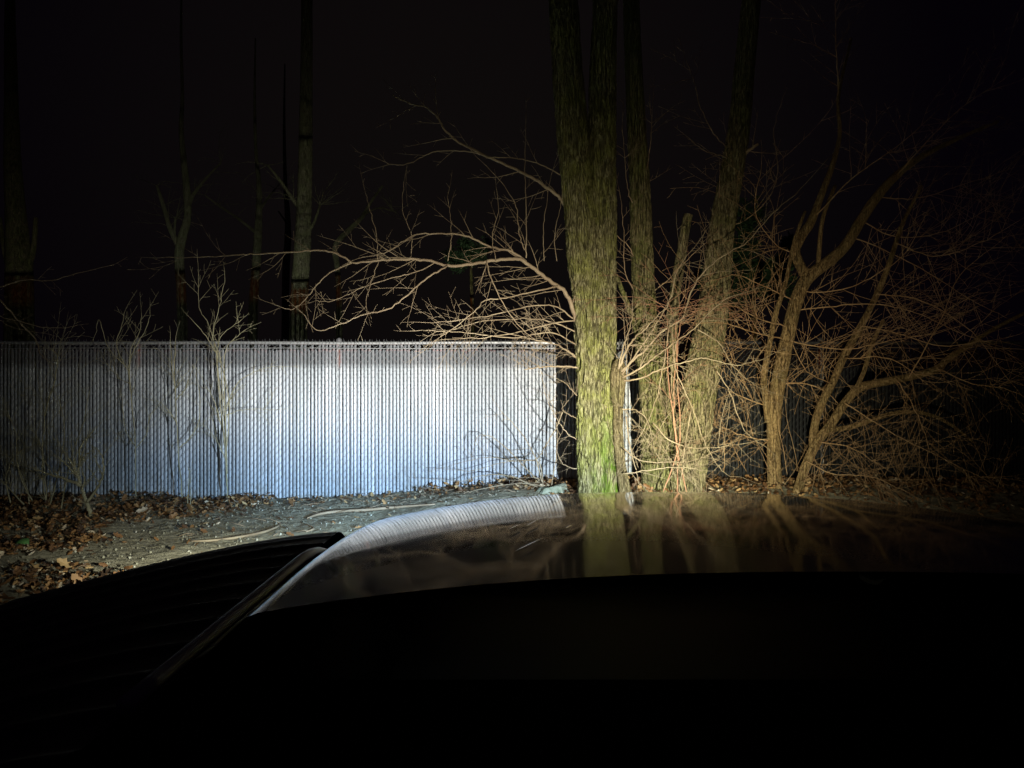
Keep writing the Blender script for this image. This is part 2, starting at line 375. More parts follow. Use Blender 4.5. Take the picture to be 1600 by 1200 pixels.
limb(bb, [(680,410),(650,425),(610,435),(560,452),(520,470),(490,470)], .005, .002, (6.5,6.2), rg, tw, 8, (.15,.4), 2)
limb(bb, [(822,403),(822,368),(822,315),(820,253),(822,169)], .006, .002, (6.75,6.6), rg, tw, 6, (.15,.4), 1, up)
limb(bb, [(820,391),(810,361),(806,322),(783,284),(749,249)], .005, .002, (6.75,6.6), rg, tw, 5, (.15,.35), 1, up)
limb(bb, [(899,345),(885,324),(872,307),(841,284),(806,265),(760,244),(718,223),(695,203),(684,184),(665,167),(638,161),(613,149)], .017, .004, (7.0,6.7), rg, tw, 12, (.2,.5), 2, lf)
limb(bb, [(760,244),(726,236),(676,238),(645,253),(615,257),(576,242)], .006, .0022, (6.85,6.6), rg, tw, 9, (.15,.4), 2)
limb(bb, [(895,285),(868,269),(833,253),(799,246),(760,246)], .006, .004, (7.0,6.8), rg, tw, 4, (.15,.35), 1)
for x0 in (590, 640, 700, 775, 850, 870):
    limb(bb, [(x0,408),(x0+rg.uniform(-6,6),370),(x0+rg.uniform(-14,10),330),(x0+rg.uniform(-22,14),rg.uniform(270,310))], .0035, .0018, (6.6,6.5), rg, tw, 3, (.1,.3), 1, up)
for tr in ([(903,500),(860,506),(814,518),(768,526),(700,530)], [(903,520),(850,500),(783,499),(737,506),(688,522)], [(903,540),(860,520),(800,528),(730,520),(660,515)],
           [(903,505),(870,480),(830,478),(780,490),(720,500),(668,505)], [(903,560),(872,540),(840,532),(790,520)]):
    limb(bb, tr, .007, .0025, (6.95,rg.uniform(6.3,6.7)), rg, tw, 14, (.15,.45), 2)
limb(bb, [(903,575),(880,572),(850,573),(820,577)], .009, .004, (6.9,6.6), rg, tw, 8, (.15,.4), 2, lf)
for tr in ([(905,690),(880,670),(862,640),(850,610)], [(904,655),(890,648),(878,640),(888,625)], [(905,735),(880,725),(870,700),(880,670)], [(904,620),(885,600),(868,590)], [(904,560),(880,545),(868,560)]):
    limb(bb, tr, .005, .002, (6.95,6.7), rg, tw, 7, (.08,.25), 1)
bb.build('branches', M['tan'], A)

# --- low shrub twigs sprawling in front of the fence, left of the twin tree
rg = random.Random(23); bb = MB()
Sh = empty('sprawling_shrub', (W(860,760,7.3).x, 7.3, .25), 'low pale leafless shrub sprawling over leaves at the foot of the bright fence', 'shrub')
for tr in ([(880,640),(870,665),(850,700),(835,718),(790,722),(740,735),(690,733)], [(850,760),(840,722),(800,720),(760,715),(700,728)], [(850,760),(815,755),(760,762),(700,775),(650,770)],
           [(860,760),(830,740),(780,690),(750,680),(740,700)], [(862,758),(870,700),(868,650),(850,600)], [(845,765),(800,745),(760,742),(716,752),(670,748)],
           [(850,760),(830,700),(800,660),(780,640)], [(870,770),(845,750),(825,770),(800,775)]):
    limb(bb, tr, .006, .002, (7.3,7.5+rg.uniform(-.2,.25)), rg, None, 9, (.12,.4), 2, lf*.5, droop=.3)
bb.build('branches', M['tan'], Sh)

# --- tree B, tree C
Bt = empty('leaning_tree', (W(1030,765,7.3).x, 7.3, .2), 'brown mossy tree bending left, between the twin-stemmed tree and the stout leaning one', 'tree')
mb = MB(); trunk(mb, [(1032,820,60),(1030,765,50),(1027,680,48),(1024,620,46),(1016,560,42),(1008,500,36),(1005,440,33),(1002,370,32),(1000,300,30),(996,230,28),(992,150,26),(988,50,24),(984,-80,22),(980,-300,18)], 7.3, 5)
limb(mb, [(1020,600),(1008,560),(990,500),(975,460),(962,429)], .035, .018, (7.25,7.1), random.Random(2), MB(), 0)
limb(mb, [(1030,700),(1045,640),(1050,580),(1046,520)], .03, .02, (7.2,7.2), random.Random(2), MB(), 0)
mb.build('trunk', M['bark_b'], Bt)
rg = random.Random(31); bb = MB()
for tr in ([(1003,430),(985,390),(960,365),(930,345),(900,325)], [(1003,300),(1012,260),(1018,200),(1016,170)], [(1004,470),(1040,440),(1080,400),(1108,375)], [(1002,330),(985,310),(978,270),(972,190)], [(1005,470),(978,430),(975,370),(970,310)]):
    limb(bb, tr, .006, .002, (7.3,7.1), rg, None, 8, (.15,.4), 2)
bb.build('branches', M['dim'], Bt)
Ct = empty('wide_leaning_tree', (W(1075,765,7.2).x, 7.2, .2), 'stout furrowed tree leaning right, right neighbour of the brown mossy tree', 'tree')
mb = MB(); trunk(mb, [(1068,830,70),(1072,765,54),(1080,700,52),(1090,630,50),(1100,570,49),(1110,510,46),(1118,450,42),(1124,390,38),(1134,320,36),(1147,250,33),(1156,190,31),(1163,110,29),(1172,20,27),(1182,-80,24),(1200,-300,18)], 7.2, 9)
mb.build('trunk', M['bark_c'], Ct)
rg = random.Random(37); bb = MB()
limb(bb, [(1145,270),(1165,240),(1185,225)], .02, .012, (7.2,7.1), rg, None, 3, (.2,.5), 2)
for tr in ([(1150,240),(1120,215),(1095,170),(1085,130),(1070,90)], [(1152,260),(1130,245),(1100,235),(1075,215)], [(1125,330),(1124,300),(1124,268)], [(1130,360),(1170,340),(1200,310),(1215,270),(1210,200),(1225,150)]):
    limb(bb, tr, .006, .002, (7.2,7.0), rg, None, 7, (.2,.5), 2)
bb.build('branches', M['dim'], Ct)
St = empty('broken_snag', (W(1050,700,7.45).x, 7.45, .2), 'thin broken-topped dead stem standing between the two leaning trees', 'tree')
mb = MB(); trunk(mb, [(1042,760,24),(1045,620,20),(1050,500,18),(1056,450,16),(1064,400,15),(1070,360,14),(1076,335,13)], 7.45, 3, 20, .03); mb.build('trunk', M['bark_c'], St)

# --- sapling D : stub with a fan of shoots, right beside the twin tree
D = empty('multi_shoot_sapling', (W(978,765,6.8).x, 6.8, .2), 'slim yellowish sapling with knobbly head and long shoots, tight against the twin-stemmed tree', 'tree')
mb = MB(); trunk(mb, [(982,820,24),(976,762,18),(970,725,15),(966,675,15),(966,640,15),(965,612,22),(966,590,26),(967,570,20),(968,560,9)], 6.8, 12, 28, .02, .05)
mb.build('trunk', M['stem_pale'], D)
rg = random.Random(41); bb = MB(); tw = bb
right = Vector((.4,0,.1))
for tr, r in (([(966,578),(980,545),(995,525),(1012,510),(1040,480)], .012), ([(968,585),(990,562),(1010,545),(1030,522),(1050,508),(1067,496),(1083,450),(1108,417),(1142,392),(1167,379),(1208,333),(1250,296),(1300,240)], .012),
              ([(970,592),(1000,575),(1025,557),(1062,530),(1090,508),(1130,470),(1170,455)], .010), ([(972,596),(1005,590),(1037,575),(1075,565),(1100,560),(1150,570),(1195,560)], .009),
              ([(966,575),(975,540),(985,510),(990,480)], .008), ([(968,590),(1000,545),(1030,500),(1046,470),(1060,420),(1090,380)], .008)):
    limb(bb, tr, r, .0025, (6.75,6.4), rg, tw, 13, (.2,.55), 2, right*.3)
for tr in ([(1050,515),(1054,570),(1067,605),(1085,645),(1100,690),(1120,725),(1137,742),(1160,746)], [(1090,515),(1125,537),(1140,565),(1170,595),(1197,610)], [(1120,580),(1140,612),(1155,655),(1170,680),(1200,700)],
           [(972,640),(990,640),(1010,655),(1020,690)], [(974,700),(1000,720),(1040,722),(1080,720),(1130,700)], [(976,740),(1010,735),(1060,730),(1100,735)], [(978,650),(985,700),(995,740),(1000,765)], [(1020,660),(1050,690),(1100,700),(1180,690)],
           [(1060,520),(1050,580),(1050,625)], [(1046,508),(1035,580),(1020,640),(990,700)], [(1080,640),(1070,700),(1062,760)]):
    limb(bb, tr, .006, .002, (6.6,6.5+rg.uniform(-.1,.3)), rg, tw, 10, (.15,.45), 2)
for i in range(13):                                     # thicket of thin shoots between the trunks
    x = rg.uniform(980, 1130); p = W(x, rg.uniform(690, 770), rg.uniform(6.6, 7.0))
    shoot(tw, p, Vector((rg.uniform(-.8,.8), rg.uniform(-.3,.3), 1)), rg.uniform(.5,1.2), .003, rg, 2, .10)
bb.build('branches', M['tan'], D)

# --- reddish shrub behind/among the trunks
rg = random.Random(47); Rd = empty('reddish_shrub', (W(1060,765,6.7).x, 6.7, .2), 'tangle of fine reddish twigs crossing in front of the two leaning trunks at fence-top height', 'shrub')
bb = MB()
for i in range(17):
    a = rg.uniform(-1.5, 1.5); p = W(rg.uniform(1035,1075), rg.uniform(470,520), rg.uniform(6.5,6.75))
    shoot(bb, p, Vector((math.sin(a), rg.uniform(-.3,.3), math.cos(a))), rg.uniform(.35,.95), .0028, rg, 2, .11, curve=Vector((.15*math.sin(a),0,-.12)))
for i in range(3):
    limb(bb, [(1050+rg.uniform(-25,25),770),(1045+rg.uniform(-25,25),690),(1050+rg.uniform(-20,20),600),(1052+rg.uniform(-12,12),500)], .006, .004, 6.65, rg, None, 4, (.2,.5), 2)
bb.build('branches', M['pink'], Rd)

# --- shrub E, shrub F on the right
DE = 7.4
E = empty('forked_tree', (W(1210,760,DE).x, DE, .22), 'slender orange-brown tree forking into two arms above the fence, right of the leaning trees', 'tree')
mb = MB()
trunk(mb, [(1210,800,28),(1210,757,22),(1209,700,20),(1210,640,21),(1218,590,22),(1228,540,21),(1240,485,20),(1252,450,20),(1266,430,20),(1290,412,18),(1320,385,16),(1345,345,15),(1370,308,14),(1400,275,12),(1440,245,9),(1500,215,6),(1560,190,4)], DE, 21, 28, .03, .05)
trunk(mb, [(1262,436,16),(1248,410,15),(1243,390,14),(1255,365,14),(1268,345,13),(1285,300,10),(1300,260,8),(1312,210,6),(1310,150,5),(1330,60,4)], DE, 22, 20, .04, .05)
trunk(mb, [(1200,660,9),(1196,620,9),(1194,590,9),(1202,540,8),(1212,490,8),(1228,440,6),(1240,380,5),(1258,330,4)], DE-.1, 23, 12, .05, .05)
trunk(mb, [(1278,424,7),(1280,390,7),(1286,340,6),(1305,290,5)], DE, 24, 12, .05, .05)
mb.build('trunk', M['stem'], E)
rg = random.Random(53); bb = MB()
for tr in ([(1240,485),(1290,480),(1340,475),(1390,478),(1440,492),(1500,520),(1560,540)], [(1225,530),(1270,540),(1330,545),(1400,530),(1470,520)], [(1250,455),(1300,455),(1350,440),(1410,400),(1440,350)],
           [(1232,510),(1190,500),(1150,480),(1110,470)], [(1225,530),(1180,520),(1130,505),(1080,505)], [(1240,470),(1200,450),(1150,430),(1110,440)], [(1330,370),(1380,390),(1440,420),(1520,470),(1580,500)],
           [(1370,308),(1430,310),(1500,290),(1590,260)], [(1345,345),(1400,370),(1480,360),(1570,310)], [(1212,600),(1260,600),(1300,620),(1340,670)], [(1210,640),(1160,620),(1120,600)], [(1209,690),(1160,680),(1110,660)],
           [(1250,400),(1210,380),(1180,330),(1190,260)], [(1310,150),(1306,60),(1305,-20)], [(1268,345),(1330,280),(1400,230),(1480,160)], [(1400,275),(1440,230),(1500,170),(1560,130)]):
    limb(bb, tr, .0065, .0022, (DE,DE-rg.uniform(.1,.9)), rg, None, 19, (.35,1.0), 2, spur=.15)
for i in range(16):
    x = rg.uniform(1120, 1290); shoot(bb, W(x, rg.uniform(730,768), rg.uniform(7.0,7.6)), Vector((rg.uniform(-.9,.9),0,1)), rg.uniform(.4,1.0), .003, rg, 2, .1)
bb.build('branches', M['orange'], E)
Ft = empty('spreading_shrub', (W(1248,757,7.2).x, 7.2, .22), 'dim multi-stemmed shrub sweeping out towards the right edge of the picture', 'shrub')
mb = MB()
trunk(mb, [(1240,790,18),(1250,755,14),(1262,720,14),(1278,690,14),(1300,660,14),(1320,630,13),(1345,605,13),(1390,595,12),(1430,587,11),(1465,576,11),(1480,562,9),(1520,535,7),(1560,510,6),(1640,470,5)], 7.2, 31, 20, .03, .04)
trunk(mb, [(1270,702,12),(1272,670,12),(1282,635,12),(1300,600,11),(1320,555,11),(1345,510,10),(1370,460,9),(1390,410,8),(1410,350,6),(1440,290,4)], 7.25, 32, 18, .03, .04)
trunk(mb, [(1290,672,8),(1325,668,8),(1360,657,8),(1400,645,7),(1440,645,6),(1480,660,5),(1520,690,4)], 7.15, 33, 14, .04, .03)
trunk(mb, [(1335,612,7),(1350,580,7),(1362,540,6),(1380,500,5)], 7.2, 34, 12, .05, .03)
mb.build('stem', M['stem'], Ft)
rg = random.Random(59); bb = MB()
for tr in ([(1400,593),(1430,640),(1450,700),(1440,760)], [(1465,576),(1520,600),(1580,610),(1650,650)], [(1320,630),(1400,680),(1480,720),(1560,760)], [(1370,460),(1440,470),(1520,520),(1580,600)], [(1345,510),(1400,520),(1470,540),(1560,530)],
           [(1300,600),(1260,580),(1240,540)], [(1400,380),(1460,400),(1530,380),(1600,340)], [(1320,560),(1390,560),(1450,600)], [(1260,720),(1300,740),(1360,745),(1420,770)], [(1420,590),(1470,500),(1500,430),(1560,380)], [(1280,690),(1330,700),(1380,730)]):
    limb(bb, tr, .0055, .002, (7.1,7.1-rg.uniform(0,.9)), rg, None, 21, (.35,1.1), 2, spur=.15)
for i in range(14):
    x = rg.uniform(1290, 1560); shoot(bb, W(x, rg.uniform(740,770), rg.uniform(6.9,7.4)), Vector((rg.uniform(-.9,.9),0,.9)), rg.uniform(.4,1.0), .003, rg, 2, .1)
bb.build('branches', M['orange'], Ft)

# --- shrubs on the left, against the fence
rg = random.Random(61)
def shrub(name, label, base_px, base_py, d, stems, m, r=.008, spr=7, L=(.12,.35), lvl=2, bias=Vector((0,0,.4)), sp=.08):
    p = W(base_px, base_py, d); o = empty(name, (p.x, p.y, ground_z(p.x, p.y)), label, 'shrub'); bb = MB()
    for tr in stems:
        k = 1
        if isinstance(tr[-1], (int, float)): k = tr[-1]; tr = tr[:-1]
        limb(bb, tr, r*k, .0022, (d, d+rg.uniform(-.12,.1)), rg, None, spr, L, lvl, bias, spur=sp)
    bb.build('branches', m, o); return o
shrub('climbing_shrub', 'bunched shrub poking highest above the fence, at left edge of the bright patch', 356, 785, 7.8,
      [[(356,785),(354,730),(350,690),(345,640),(342,590),(335,540),(325,505),(312,480),(310,412),.9], [(354,760),(352,690),(347,620),(344,560),(333,525),(345,470),(352,430),.9], [(356,770),(350,680),(341,600),(340,545),(350,520),(378,500)],
       [(355,740),(352,650),(350,590),(352,550),(365,530),(385,515)], [(352,720),(358,640),(348,580),(338,550),(330,530)], [(350,680),(336,630),(320,600)], [(352,640),(370,600),(400,580),(430,572)], [(354,720),(340,690),(325,670)], [(350,650),(380,640),(430,640)], [(340,590),(338,555),(318,520),(295,495)]],
      M['olive'], .0052, 8)
shrub('forked_shrub', 'thin forked shrub with candelabra tips rising just over the dim left fence', 208, 790, 7.75,
      [[(212,790),(212,700),(208,650),(203,600),(198,575),(170,545),(155,500),(150,520)], [(208,650),(202,580),(205,545),(217,520),(222,490)], [(198,575),(182,540),(190,510),(195,485)], [(203,600),(185,590),(165,565)], [(212,700),(196,670),(190,620)], [(212,700),(228,680),(235,650),(250,630)], [(200,575),(210,545),(228,515),(235,490)]],
      M['olive'], .005, 7)
shrub('wispy_shrub', 'slim wispy shrub hugging the fence between the two tall shrubs', 275, 780, 7.8,
      [[(285,785),(280,720),(276,660),(274,620),(268,560),(266,525)], [(275,625),(290,605),(300,580)], [(274,615),(272,570),(275,525)], [(276,660),(262,640),(245,625)], [(280,700),(300,680),(312,650),(310,600)]], M['olive'], .006, 7)
shrub('gnarled_shrub', 'gnarled low shrub with crooked stem and one long arm pointing left over the leaves', 142, 806, 6.9,
      [[(143,806),(136,785),(127,762),(122,740),(124,725),(135,710),(150,700),1.9], [(126,758),(105,750),(80,742),(60,735),(35,727),1.6], [(122,742),(113,725),(105,715),1.3], [(122,745),(100,722),(82,707)], [(136,785),(150,765),(160,745),(162,725),(155,705),(138,692),1.3], [(125,730),(125,700),(140,680),(152,665)], [(128,765),(132,748),(128,735)]],
      M['olive'], .010, 13, (.1,.4))
shrub('leafless_bush', 'dim tangled bush at the dark left edge, left of the gnarled shrub', 70, 800, 7.3,
      [[(78,800),(68,760),(66,700),(70,650),(60,600)], [(72,795),(70,740),(62,690),(40,660)], [(50,810),(40,760),(20,720),(-20,690)], [(78,790),(95,720),(100,660),(90,620)], [(60,800),(30,740),(25,680),(10,640)], [(95,800),(110,720),(130,660),(140,610)], [(20,800),(10,740),(40,700),(100,690)], [(70,650),(90,570),(80,540)], [(40,790),(-10,740),(-60,700)]],
      M['olive'], .007, 20, (.2,.55))
shrub('dry_weed', 'pair of pale upright dry stalks in the leaf litter before the bright patch', 292, 812, 7.3, [[(292,800),(294,765),(297,735)], [(294,812),(298,775),(299,742)]], M['olive'], .004, 2, (.05,.1), 1)
o = empty('overhanging_branch', (W(-60,455,7.5).x, 7.5, W(-60,455,7.5).z), 'bare branch reaching in above the fence from the left edge, rising to its tip', 'branch')
bb = MB(); limb(bb, [(-120,480),(-40,455),(0,448),(20,442),(40,437),(80,438),(120,427),(178,414)], .012, .0025, 7.5, rg, None, 5, (.06,.2), 1); bb.build('branches', M['tan'], o)
o = empty('drooping_branch', (W(-60,430,7.5).x, 7.5, W(-60,430,7.5).z), 'drooping bare branches hanging from the left edge across the fence top', 'branch')
bb = MB(); limb(bb, [(-80,400),(-20,450),(10,480),(35,508),(55,530),(65,555),(85,570)], .012, .0025, 7.5, rg, None, 5, (.1,.25), 1)
limb(bb, [(-60,480),(0,495),(35,503),(65,511),(100,512),(122,508)], .007, .0025, 7.5, rg, None, 5, (.08,.2), 1); limb(bb, [(-40,480),(0,500),(15,510),(60,520)], .005, .002, 7.5, rg, None, 3, (.08,.2), 1)
bb.build('branches', M['tan'], o)

# --- background trees beyond the fence
def far_tree(name, label, d, traces, m='bark_far', spr=0, seed=1, group='trees in the dark beyond the fence'):
    p = W(traces[0][0][0], 700, d); o = empty(name, (p.x, d, 0), label, 'tree', group)
    for i, tr in enumerate(traces[:1]):
        mb = MB(); pts = [(tr[0][0], 600 + F*CAM_Z/d + 6, tr[0][2]*1.2)] + tr; trunk(mb, pts, d, seed+i, 24, .15, .05); mb.build('trunk', M[m], o)
    rg = random.Random(seed)
    for tr in traces[1:]:
        mb = MB(); trunk(mb, tr, d, seed+3, 12, .2, .05)
        if spr:
            for k in range(spr):
                q = rg.randint(1, len(tr)-1); shoot(mb, W(tr[q][0], tr[q][1], d), Vector((rg.uniform(-1,1),0,rg.uniform(-.2,1))), d*rg.uniform(.02,.06), .012, rg, 2, .4)
        mb.build('branch', M[m], o)
    return o
far_tree('tall_bare_tree', 'straight tall greenish trunk beyond the fence, brightest of the trees behind it', 24,
         [[(466,520,27),(469,440,26),(473,380,25),(475,330,23),(477,260,21),(478,190,20),(479,100,18),(480,-50,16),(482,-300,12),(484,-700,6)], [(472,330,8),(458,312,6),(440,285,4),(418,258,3)], [(474,372,5),(490,350,4),(500,320,3)]], spr=9, seed=5)
far_tree('forked_bare_tree', 'dim two-armed bare tree beyond the fence, left of the tall greenish trunk', 34,
         [[(285,520,15),(283,450,14),(280,400,14),(285,370,13),(293,340,11),(292,300,11),(287,250,9),(283,200,7),(285,150,5),(283,60,4),(284,-60,2)], [(279,385,9),(265,355,7),(255,320,6),(245,290,4)], [(293,325,6),(305,300,5),(330,270,3),(345,255,2)], [(272,370,4),(274,340,3)]], spr=9, seed=7)
far_tree('spindly_bare_tree', 'faint spindly tree beyond the fence, between the forked tree and the tall greenish trunk', 38,
         [[(395,500,14),(400,420,13),(403,370,12),(405,320,9),(404,280,7),(400,240,5),(398,160,4),(399,60,2)], [(398,362,5),(370,340,4),(340,320,3),(320,305,2)], [(405,330,4),(418,310,3),(430,295,2)]], spr=8, seed=9)
far_tree('arching_bare_tree', 'low arching limb of a tree beyond the fence, just right of the tall greenish trunk', 30,
         [[(530,480,9),(527,420,8),(524,385,8),(545,360,8),(565,340,6),(580,315,4),(598,290,3)], [(565,338,3),(590,325,2),(615,330,2)]], spr=9, seed=13)
far_tree('shadowed_tree', 'barely visible broad trunk in the dark beyond the far left end of the fence', 30,
         [[(30,500,40),(30,430,38),(28,380,34),(24,330,28),(20,260,24),(18,180,20),(16,60,16),(15,-100,10)], [(40,430,10),(52,390,8),(56,340,6)], [(14,420,9),(5,380,7),(0,340,5)]], m='bark_b', seed=15)
far_tree('thin_bare_tree', 'thin trunk close behind the tall greenish one beyond the fence', 34, [[(446,500,11),(447,420,11),(450,370,10),(449,330,8),(446,290,6),(444,200,4),(445,100,2)], [(449,350,3),(435,330,2)]], seed=17)

def evergreen(name, label, px, py, d, w_, h_, n, seed):
    rg = random.Random(seed); c = W(px, py, d); o = empty(name, (c.x, d, 0), label, 'shrub')
    mb = MB(); mb.tube([Vector((c.x, d, -.05)), Vector((c.x+.05, d, c.z*.6)), Vector((c.x, d, c.z))], [.08,.05,.02], 8); mb.build('trunk', M['bark_b'], o)
    mb = MB()
    cl = [(Vector((rg.gauss(0,.45)*w_, rg.gauss(0,.4)*w_, rg.gauss(0,.4)*h_)), rg.uniform(.15,.4)*w_) for _ in range(16)]
    for i in range(n):
        cc, rr_ = cl[rg.randrange(16)]; v = Vector((rg.gauss(0,1), rg.gauss(0,1), rg.gauss(0,1))).normalized()*rr_*rg.random()**.4
        p = c + cc + v; a = Vector((rg.gauss(0,1), rg.gauss(0,1), rg.gauss(0,1))).normalized(); b = a.orthogonal(); s = rg.uniform(.03,.06)
        mb.add([tuple(p), tuple(p+a*s+b*s*.35), tuple(p+a*s*2), tuple(p+a*s-b*s*.35)], [(0,1,2,3)])
    mb.build('crown', M['evergreen'], o, False)
evergreen('evergreen_shrub', 'small dark green evergreen glimpsed beyond the fence behind the long left-reaching limb', 735, 395, 16, .45, .3, 1800, 3)
evergreen('leafy_shrub', 'dark leafy evergreen beyond the fence, between leaning tree and forked tree', 1175, 430, 12, .7, .9, 5000, 5)

# ------------------------------------------------------------------ leaf litter, debris, things on the ground
rg = random.Random(71); mb = MB()
def leaf(mb, p, s, tilt):
    a = rg.uniform(0, 6.28); t = Vector((math.cos(a), math.sin(a), rg.gauss(0, tilt))).normalized(); n_ = Vector((rg.gauss(0,tilt), rg.gauss(0,tilt), 1)).normalized()
    b = t.cross(n_).normalized(); n_ = b.cross(t); cu = rg.uniform(-.6, .9)*s
    prof = [(-1,.08),(-.55,.45),(-.2,.30),(.1,.62),(.45,.30),(.7,.38),(1,.03)]
    rows = [[tuple(p + t*u*s + b*k*v*s*rg.uniform(.85,1.15) + n_*(cu*(k*v)**2*1.6 + cu*.5*u*u)) for k in (-1, 0, 1)] for u, v in prof]
    mb.grid(rows)
cnt = 0
while cnt < 11000:
    x = rg.uniform(-6.5, 5.0); y = rg.uniform(3.9, 7.98)
    edge = sm(7.25, 7.9, y)
    ex = -2.75 - .55*sm(7.1, 6.7, y) + 1.4*sm(5.35, 4.9, y)
    leftp = sm(ex+.35, ex-.35, x + .8*noise.noise(Vector((x, y*1.5, 9))))
    dens = max(1.0*leftp*(.15+.85*sm(-.1,.35,noise.noise(Vector((x*1.6,y*1.6,4))) + .25*sm(6.2,7.2,y)+.2)), edge*.55*(1 if x < -2.7 or x > -1.0 else .30), .75*sm(.1,.6,x)*sm(6.3,7.2,y), .015)
    if x < -2.5 and x > -3.2 and y > 7.5: dens = 1
    if .0 < x < .7 and y > 7.3: dens = 1
    if rg.random() > dens: continue
    h = rg.random()**2*(.055 if dens > .5 else .01)
    leaf(mb, Vector((x, y, ground_z(x, y) + .012 + h)), rg.uniform(.016, .034)*(1.7 if rg.random() < .15 else 1), .6); cnt += 1
tag(mb.build('leaf_litter', M['leaf'], None, False), 'brown curled dead leaves drifted over the mud and along the fence foot', 'leaves', kind='stuff')
mb = MB()
for i in range(260):
    x = rg.uniform(-5.5, 3.5); y = rg.uniform(5.0, 7.9) if rg.random() < .4 else rg.uniform(7.2, 7.95)
    a = rg.uniform(0, 3.14); L = rg.uniform(.04, .22); p = Vector((x, y, ground_z(x, y)+.015)); d = Vector((math.cos(a), math.sin(a)*.6, rg.uniform(-.02,.25)))
    mb.tube([p, p+d*L*.5+Vector((0,0,rg.uniform(-.005,.02))), p+d*L], [.003,.0028,.0015], 4)
tag(mb.build('twig_litter', M['dim']), 'scattered fallen twigs and stalks among the leaves', 'twigs', kind='stuff')
mb = MB(); 
for i in range(2600):
    x = rg.uniform(-4.5, 1); y = rg.uniform(4.6, 7.9); s = .003 + .011*rg.random()**2.5
    z = ground_z(x, y)+.008; q = [Vector((rg.gauss(0,1), rg.gauss(0,1), rg.gauss(0,.6))).normalized()*s for _ in range(6)]
    mb.add([(x-s,y,z),(x,y-s,z+s*.2),(x+s,y,z),(x,y+s,z-s*.3),(x+s*.2,y,z+s*rg.uniform(.5,1)),(x,y,z-s)], [(0,1,4),(1,2,4),(2,3,4),(3,0,4),(1,0,5),(2,1,5),(3,2,5),(0,3,5)])
M['pebble'] = mat('pale pebble', (.4,.4,.34), .9, .1); g = nd(M['pebble'], 'ShaderNodeNewGeometry'); base(M['pebble'], ramp(M['pebble'], g.outputs['Random Per Island'], [(0,(.10,.09,.06)),(.7,(.30,.29,.22)),(1,(.5,.49,.42))]).outputs[0])
tag(mb.build('gravel', M['pebble'], None, False), 'small loose stones scattered on the packed mud', 'gravel', kind='stuff')
def on_ground(px, py, lift=.01):                    # where the sight line meets the ground
    d = 3.0
    for _ in range(400):
        p = W(px, py, d)
        if p.z <= ground_z(p.x, p.y) + lift: return Vector((p.x, p.y, ground_z(p.x, p.y) + lift))
        d += .02
    return W(px, py, d)
def lying(name, label, cat, tr, r, m):
    mb = MB(); sp = smooth_path([on_ground(*q, lift=r*.9) for q in tr], 6); n = len(sp)
    mb.tube(sp, [r*(1-.6*abs(2*i/(n-1)-1)**3) for i in range(n)], 8); return tag(mb.build(name, m), label, cat)
lying('fallen_stick', 'long pale curved stick lying on the mud between the leaf pile and the car', 'stick', [(298,846),(330,845),(370,840),(410,832),(432,824),(440,818)], .011, M['tan'])
lying('fallen_branch', 'dark fallen branch lying along the foot of the brightest fence section', 'branch', [(480,810),(500,803),(530,799),(570,797),(620,793),(680,788)], .014, M['dim'])
lying('fallen_twig', 'thin crooked dark twig on the mud just above the hood corner', 'twig', [(476,818),(490,826),(478,832)], .008, M['dim'])
mb = MB(); p = on_ground(35, 859, .02); p.z += .06; rows = []
for u in range(7):
    a = -1 + u/3; v = math.sqrt(max(0, 1-a*a))*.8+.04
    rows.append([tuple(p + Vector((a*.05, k*v*.05, .015*(1-a*a)-.01*k*k+.012*k))) for k in (-1,-.4,.4,1)])
mb.grid(rows); tag(mb.build('green_leaf', M['green']), 'single round green leaf among the brown ones near the left edge', 'leaf')
# flat slab by the twin tree
mb = MB(); c = W(862, 762, 7.2); c.z = ground_z(c.x, c.y)+.03; rg = random.Random(5); ring = []
for k in range(14):
    a = 6.283*k/14; ring.append(Vector((math.cos(a)*.17*rg.uniform(.85,1.1), math.sin(a)*.12*rg.uniform(.85,1.1), 0)))
mb.add([tuple(c+q+Vector((0,0,-.05))) for q in ring] + [tuple(c+q*.8+Vector((0,0,.012+.16*q.x+.02*math.sin(q.y*40)))) for q in ring] + [tuple(c+Vector((0,0,.022)))],
       [(k,(k+1)%14,14+(k+1)%14,14+k) for k in range(14)] + [(14+k,14+(k+1)%14,28) for k in range(14)])
m = M['stone'] = mat('mossy grey stone', (.2,.22,.17), .85, .2); n = noise_tex(m, 18, 6); base(m, ramp(m, n.outputs[0], [(.35,(.12,.14,.09)),(.65,(.3,.32,.25))]).outputs[0]); bump(m, n.outputs[0], .03)
tag(mb.build('flat_stone', M['stone'], None, False), 'flat greenish stone slab beside the foot of the twin-stemmed tree', 'stone')

# ------------------------------------------------------------------ the car
CX = .42; HW = .825                                       # hood centre and half width
car = empty('black_car', (CX, 1.2, 0), 'black glossy car hood filling the foreground, reflecting the fence and trees, headlights on', 'car')
def zc(d):                                               # hood profile along its length
    z2 = CAM_Z - .1405*2.2
    def slope(t): return 0.0 if t < 1.18 else (.141*(t-1.18) if t < 2.2 else .144 + (t-2.2)*2.4 + ((t-2.2)*5)**3)
    z = z2; n = 40; h = (d-2.2)/n
    for i in range(n): z -= slope(2.2 + (i+.5)*h)*h
    return z
def zh(x, d):
    u = abs(x-CX)/HW
    return zc(d) - .070*u**2.4 - .045*sm(.90, 1.0, u)
mb = MB(); xs = [CX - HW + 2*HW*i/120 for i in range(121)]; P = []
for j in range(71):
    t = j/70; row = []
    for x in xs:
        u = abs(x-CX)/HW; dmax = 2.36 - .14*u**3; dmin = .965 + .01*u*u; d = dmin + (dmax-dmin)*t
        row.append((x, d, zh(x, d + .14*u**3*t)))
    P.append(row)
mb.grid(P); mb.build('hood', M['paint'], car)
